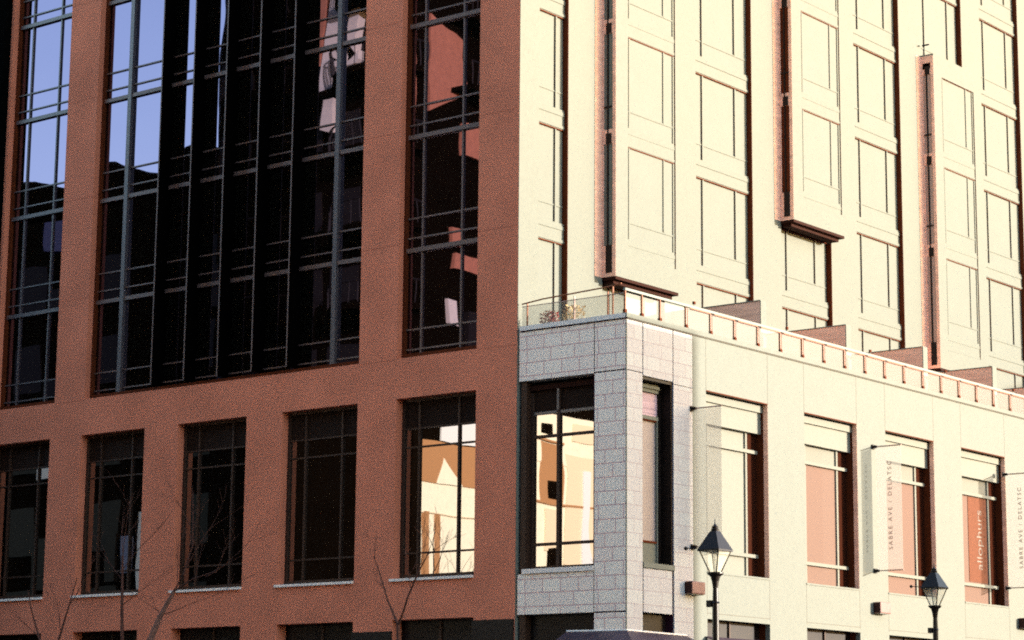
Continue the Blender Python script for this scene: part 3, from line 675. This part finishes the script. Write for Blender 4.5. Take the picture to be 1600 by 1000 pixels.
fr_poly([(-32.2, 20.0), (-31.6, 20.0), (-31.5, 21.6), (-32.2, 22.2)], 'oppgrey'); fr_poly([(-38, 22.2), (-37.2, 22.2), (-37.2, 24.2), (-38, 24.0)], 'oppgrey')
def side(y0, y1, z0, z1, m_, d=.12, nm='side_panel'): B(-25.5+(.0), -25.5+d, y0, y1, z0, z1).build(nm, m_, opp)
MB().poly([(-25.49, -24.6, 29.8), (-25.49, -27.4, 31.2), (-25.49, -26.6, 33.6), (-25.49, -24.6, 34.4)], [(-25.3, -24.6, 29.8), (-25.3, -27.4, 31.2), (-25.3, -26.6, 33.6), (-25.3, -24.6, 34.4)]).build('side_panel', 'oppterra', opp)
for z in (31.0, 34.3):
    sb = B(-25.5, -23.9, -30, -26.0, z, z+.3).build('balcony', 'oppdark', opp)
    rl = MB().tube([(-23.95, -26, z+1.3), (-23.95, -30, z+1.3)], .05, 5)
    for q in range(11): rl.tube([(-23.95, -26-.4*q, z+.3), (-23.95, -26-.4*q, z+1.3)], .025, 4)
    rl.build('railing', 'oppgrey', sb)
side(-29.6, -26.9, 28.3, 29.8, 'oppterra', .3); side(-27.2, -26.3, 24.0, 24.9, 'oppterra', .2); side(-28.8, -26.6, 23.0, 23.7, 'oppterra', .2); side(-26.7, -26.2, 20.4, 21.6, 'oppcream', .2); side(-28.5, -27.3, 19.6, 21.2, 'oppgrey', .3)
# lower courses of the side wall
side(-31.2, -24.52, 13.3, 15.1, 'oppbrown', .06); side(-31.2, -25.9, 15.15, 16.3, 'opppale', .10); side(-60, -31.3, 15.0, 17.3, 'oppcream', .05)
MB().poly([(-25.5, -25.6, 13.3), (-25.5, -27.2, 13.3), (-25.5, -26.0, 14.4)], [(-25.42, -25.6, 13.3), (-25.42, -27.2, 13.3), (-25.42, -26.0, 14.4)]).build('side_panel', 'oppcream', opp)
side(-24.95, -24.7, 9.3, 12.0, 'oppbrown', .2); side(-25.8, -25.5, 9.3, 12.0, 'oppbrown', .05); side(-28.3, -24.5, 11.95, 12.0, 'opptan', .1)
side(-34.6, -33.0, 13.2, 15.9, 'oppbrown', .06); side(-34.3, -33.5, 13.4, 14.2, 'oppdark', .09); side(-33.9, -33.1, 16.3, 16.8, 'oppdark', .10); side(-34.7, -31.5, 15.95, 16.05, 'oppbrown', .2)
side(-38.5, -34.9, 10.4, 15.6, 'opptan', .07); side(-36.8, -36.2, 10.2, 14.9, 'opppale', .14); side(-60, -31.3, 13.1, 13.2, 'oppbrown', .12); side(-34.0, -33.5, 10.2, 11.0, 'oppdark', .5); side(-37.6, -35.4, 16.2, 17.0, 'opptan', .1); side(-34.4, -33.2, 10.9, 12.9, 'opptan', .07)
side(-31.2, -30.8, 9.0, 13.2, 'oppbrown', .3)
low = thing('low_building', 'lower dark building with rounded roof ends across the street, mirrored in the left glass', 'building', (-55, -26, 0))
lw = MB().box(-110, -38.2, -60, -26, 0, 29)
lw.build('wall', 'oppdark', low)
for k in range(7):
    xa = -41.8-k*6.4; s = MB(); n = 12; rr = 2.5
    f0 = [(xa+rr*math.cos(math.pi*i/n), -26, 29.1+rr*math.sin(math.pi*i/n)*.85) for i in range(n+1)]
    s.poly(f0, [(x, -40, z) for x, _, z in f0]); s.build('roof_vault', 'oppdark', low)
for k in range(6):
    for j in range(9): B(-42-j*6.4, -39.8-j*6.4, -26, -25.93, 3+4.2*k, 5.4+4.2*k).build('window', 'oppgrey', low)
for x0, x1, z0, z1, m_ in ((-52.3, -50.4, 15.2, 16.2, 'opppale'), (-52.3, -50.2, 9.6, 12.2, 'oppgrey'), (-44.4, -43.9, 9.3, 13.1, 'opppale'), (-45.6, -45.1, 10.2, 12.0, 'oppblue'), (-46.8, -46.0, 9.8, 12.2, 'oppgrey'), (-52.2, -50.3, 27.0, 28.6, 'oppblue'), (-51.8, -50.2, 23.6, 25.0, 'oppgrey'), (-52, -50.6, 19.2, 20.4, 'oppgrey'), (-43.2, -42.4, 27.0, 28.9, 'oppgrey')):
    B(x0, x1, -25.93, -25.6, z0, z1).build('painted_lit_window', m_, low)  # pale and blue boxes imitate windows lit by the sky
e1 = thing('street_block', 'plain terracotta block across the side street that shades the podium corner', 'building', (44, 20, 0))
B(44, 60, 8, 32.7, 0, 21.35).build('wall', 'oppterra', e1)
for k in range(4):
    for j in range(5): B(43.93, 44, 10.5+4.6*j, 12.9+4.6*j, 3+4.4*k, 5.6+4.4*k).build('window', 'oppglass', e1)
e2 = thing('street_block', 'long terracotta block farther up the side street, mirrored in the podium windows', 'building', (44, 100, 0))
B(44, 60, 69, 170, 0, 26).build('wall', 'oppterra', e2)
for k in range(5):
    for j in range(14): B(43.93, 44, 71.5+6.6*j, 74.3+6.6*j, 3+4.4*k, 5.6+4.4*k).build('window', 'oppglass', e2)

sky_blocker = thing('street_block', 'added unseen dark block behind the viewer that cuts sky light', 'building', (20, -80, 0))
B(-24, 110, -110, -80, 0, 52).build('wall', 'oppdark', sky_blocker)  # added behind the camera to darken the lower terracotta wall
for k in range(9):
    for j in range(16): B(-20+8*j, -16+8*j, -80, -79.93, 3+5*k, 6+5*k).build('window', 'oppglass', sky_blocker)  # windows of the added unseen block

# the whole podium with everything on it sits a little farther out from the tower
for o in list(col.objects):
    if o.parent is None and o.get('category') and o.name.split('.')[0] in ('stone_podium', 'glass_balustrade', 'terrace_spotlight', 'dividing_wall', 'potted_shrub', 'potted_grass', 'banner', 'window_sign', 'wall_light', 'awning'):
        o.location += Vector((.165, -.215, 0))
